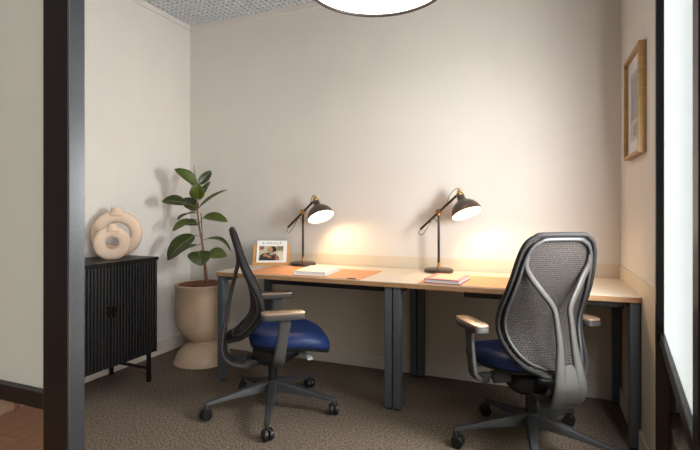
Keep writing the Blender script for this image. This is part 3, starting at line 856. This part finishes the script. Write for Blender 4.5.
lf(196.8, 185, 0.0, 174.5, 168.5, -0.06, 0.085, CAM*0.8+UP*0.6, 0.10, 'leaf_pale')
lf(199, 184, 0.02, 212, 170.5, 0.09, 0.060, CAM-UP*0.2, 0.05)
lf(197.5, 199, -0.02, 198, 182.5, -0.075, 0.095, CAM+UP*0.6, 0.10, 'leaf_pale', (197.2, 199))
lf(200, 200, 0.01, 211, 181, 0.06, 0.045, CAM-RT*0.6, 0.08, 'leaf', (197.5, 199))
lf(199.5, 208, 0.0, 228, 189.5, 0.05, 0.072, CAM*0.35+UP*0.9-RT*0.3, 0.05, 'leaf_pale', (197.6, 207))
lf(186.5, 203.5, -0.06, 161.5, 201.5, -0.14, 0.095, CAM+UP*0.9, 0.08, 'leaf', (197.4, 206))
lf(198, 210.5, 0.0, 183, 198.5, 0.06, 0.090, CAM+UP*0.5, 0.06, 'leaf', (198, 211))
lf(195.5, 213, 0.02, 178, 220.5, 0.10, 0.080, CAM*0.25+UP, 0.08, 'leaf', (198.2, 212))
lf(192, 220, -0.05, 172.5, 231.5, -0.12, 0.075, CAM*0.6+UP, 0.06, 'leaf_pale', (198.5, 219))
lf(199, 224, -0.03, 186, 225, -0.12, 0.070, CAM*0.7+UP*0.6, 0.12, 'leaf', (198.8, 222))
lf(204, 217, -0.02, 228.5, 222, -0.06, 0.085, CAM*0.8+UP*0.8, 0.08, 'leaf_pale', (199.5, 224))
lf(207, 239, 0.02, 232, 252, 0.04, 0.055, CAM*0.35+UP, 0.22, 'leaf', (202, 240))
lf(195, 235.5, -0.03, 167.5, 261, -0.12, 0.135, CAM*0.8+UP*0.8-RT*0.2, 0.08, 'leaf', (201, 236))
lf(197.5, 245.5, 0.02, 177.5, 256, 0.05, 0.080, CAM*0.35+UP, 0.06, 'leaf_pale', (202, 243))
lf(199.8, 251.5, -0.08, 201, 266.5, -0.15, 0.150, CAM+UP*0.5, 0.10, 'leaf', (203, 249))
lf(208.5, 254, -0.05, 227.5, 256.5, -0.10, 0.092, CAM*0.9+UP*0.6, 0.06, 'leaf_pale', (203, 250))

# ------------------------------------------------------------------ framed picture on the right wall
pf = empty('picture_frame', (W, -0.527, 1.68))
tag(pf, 'slim oak framed line drawing hanging high on the right wall', 'picture')
fw_, fh_, ft_, fb_ = 0.402, 0.520, 0.034, 0.017
bm = bmesh.new()
box(bm, (-ft_, -fw_/2, -fh_/2), (0, -fw_/2+fb_, fh_/2), 0.0015); box(bm, (-ft_, fw_/2-fb_, -fh_/2), (0, fw_/2, fh_/2), 0.0015)
box(bm, (-ft_, -fw_/2+fb_, -fh_/2), (0, fw_/2-fb_, -fh_/2+fb_), 0.0015); box(bm, (-ft_, -fw_/2+fb_, fh_/2-fb_), (0, fw_/2-fb_, fh_/2), 0.0015)
obj('frame', bm, M['oak'], pf)
obj('mount', B((-0.014, -fw_/2+fb_, -fh_/2+fb_), (-0.006, fw_/2-fb_, fh_/2-fb_)), M['paper'], pf)
obj('drawing_sheet', B((-0.0150, -0.115, -0.175), (-0.014, 0.115, 0.17)), mat('drawing_paper', (0.42, 0.40, 0.38), 0.7, var=0.15, scale=9), pf)
bm = bmesh.new()
for i in range(9):
    y_ = -0.09+i*0.0225
    tube([(-0.0155, y_+0.012*math.sin(k*0.9+i*0.25), 0.14-k*0.035) for k in range(7)], 0.0014, 5, 4, bm=bm, up=(1, 0, 0))
for i in range(8):
    tube([(-0.0155, -0.05+i*0.012, -0.10), (-0.0155, -0.05+i*0.012, -0.155)], 0.0012, 5, 1, bm=bm, up=(1, 0, 0))
obj('drawn_lines', bm, M['greyink'], pf)
obj('glass', B((-0.024, -fw_/2+fb_, -fh_/2+fb_), (-0.022, fw_/2-fb_, fh_/2-fb_)), M['frame_glass'], pf)

# ------------------------------------------------------------------ pendant
PLX, PLY, PLZ, PLR = 2.08, -1.06, 2.25, 0.345
pd = empty('pendant_lamp', (PLX, PLY, PLZ))
tag(pd, 'round drum pendant light with white diffuser hanging from the ceiling', 'lamp')
bm = bmesh.new(); lathe(bm, [(PLR-0.004, 0.004), (PLR, 0.0), (PLR+0.001, 0.20), (PLR-0.003, 0.20), (PLR-0.004, 0.004)], 72, cap=False)
obj('drum_shade', bm, M['drum'], pd, smooth=True, auto=40)
bm = bmesh.new(); path = [Vector(((PLR-0.002)*math.cos(2*PI*i/72), (PLR-0.002)*math.sin(2*PI*i/72), 0.004)) for i in range(72)]
sweep(bm, path, 0.008, 0.012, 8, (0, 0, 1), True)
obj('rim', bm, M['rim'], pd, smooth=True)
obj('diffuser', L([(0.0, 0.006), (PLR-0.008, 0.006), (PLR-0.008, 0.010), (0.0, 0.010)], 72, cap=False), M['diffuser'], pd)
bm = bmesh.new(); cyl(bm, (0, 0, 0.19), (0, 0, H+0.012-PLZ), 0.004, 8); lathe(bm, [(0.05, H-0.02-PLZ), (0.05, H+0.010-PLZ)], 24)
for k in range(3): cyl(bm, (0, 0, 0.24), (PLR*math.cos(k*2*PI/3), PLR*math.sin(k*2*PI/3), 0.195), 0.0025, 6)
obj('suspension', bm, M['black_plastic'], pd, smooth=True, auto=40)

# ------------------------------------------------------------------ light
w = bpy.data.worlds.new('corridor'); bpy.context.scene.world = w; w.use_nodes = True
bg = w.node_tree.nodes['Background']
bg.inputs['Color'].default_value = (1.0, 0.97, 0.93, 1); bg.inputs['Strength'].default_value = 0.27
ld = bpy.data.lights.new('window_daylight', 'AREA'); ld.shape = 'RECTANGLE'; ld.size = 0.36; ld.size_y = 0.45
ld.energy = 36; ld.color = (0.97, 0.98, 1.0)
lo_ = bpy.data.objects.new('window_daylight', ld); C.objects.link(lo_)
lo_.location = (W+0.03, -1.20, 1.28); lo_.rotation_euler = (0, R(90), 0)
lo_.rotation_euler = (Vector((0.0, -0.85, 1.25))-lo_.location).to_track_quat('-Z', 'Y').to_euler()

# ------------------------------------------------------------------ camera
cam = bpy.data.cameras.new('camera'); co = bpy.data.objects.new('camera', cam); C.objects.link(co)
cam.sensor_width = 36.0; cam.lens = 36.0*465.0/700.0
cam.shift_y = -(225-210.5)/700.0
cam.clip_start = 0.02
co.location = (2.819, -3.225, 1.1506); co.rotation_euler = (PI/2, 0, R(22.195))
sc = bpy.context.scene; sc.camera = co
vs_ = sc.view_settings; sc.display_settings.display_device = 'sRGB'
vs_.view_transform = 'Standard'; vs_.look = 'None'; vs_.gamma = 1.0; vs_.use_curve_mapping = False
vs_.exposure = 0.0
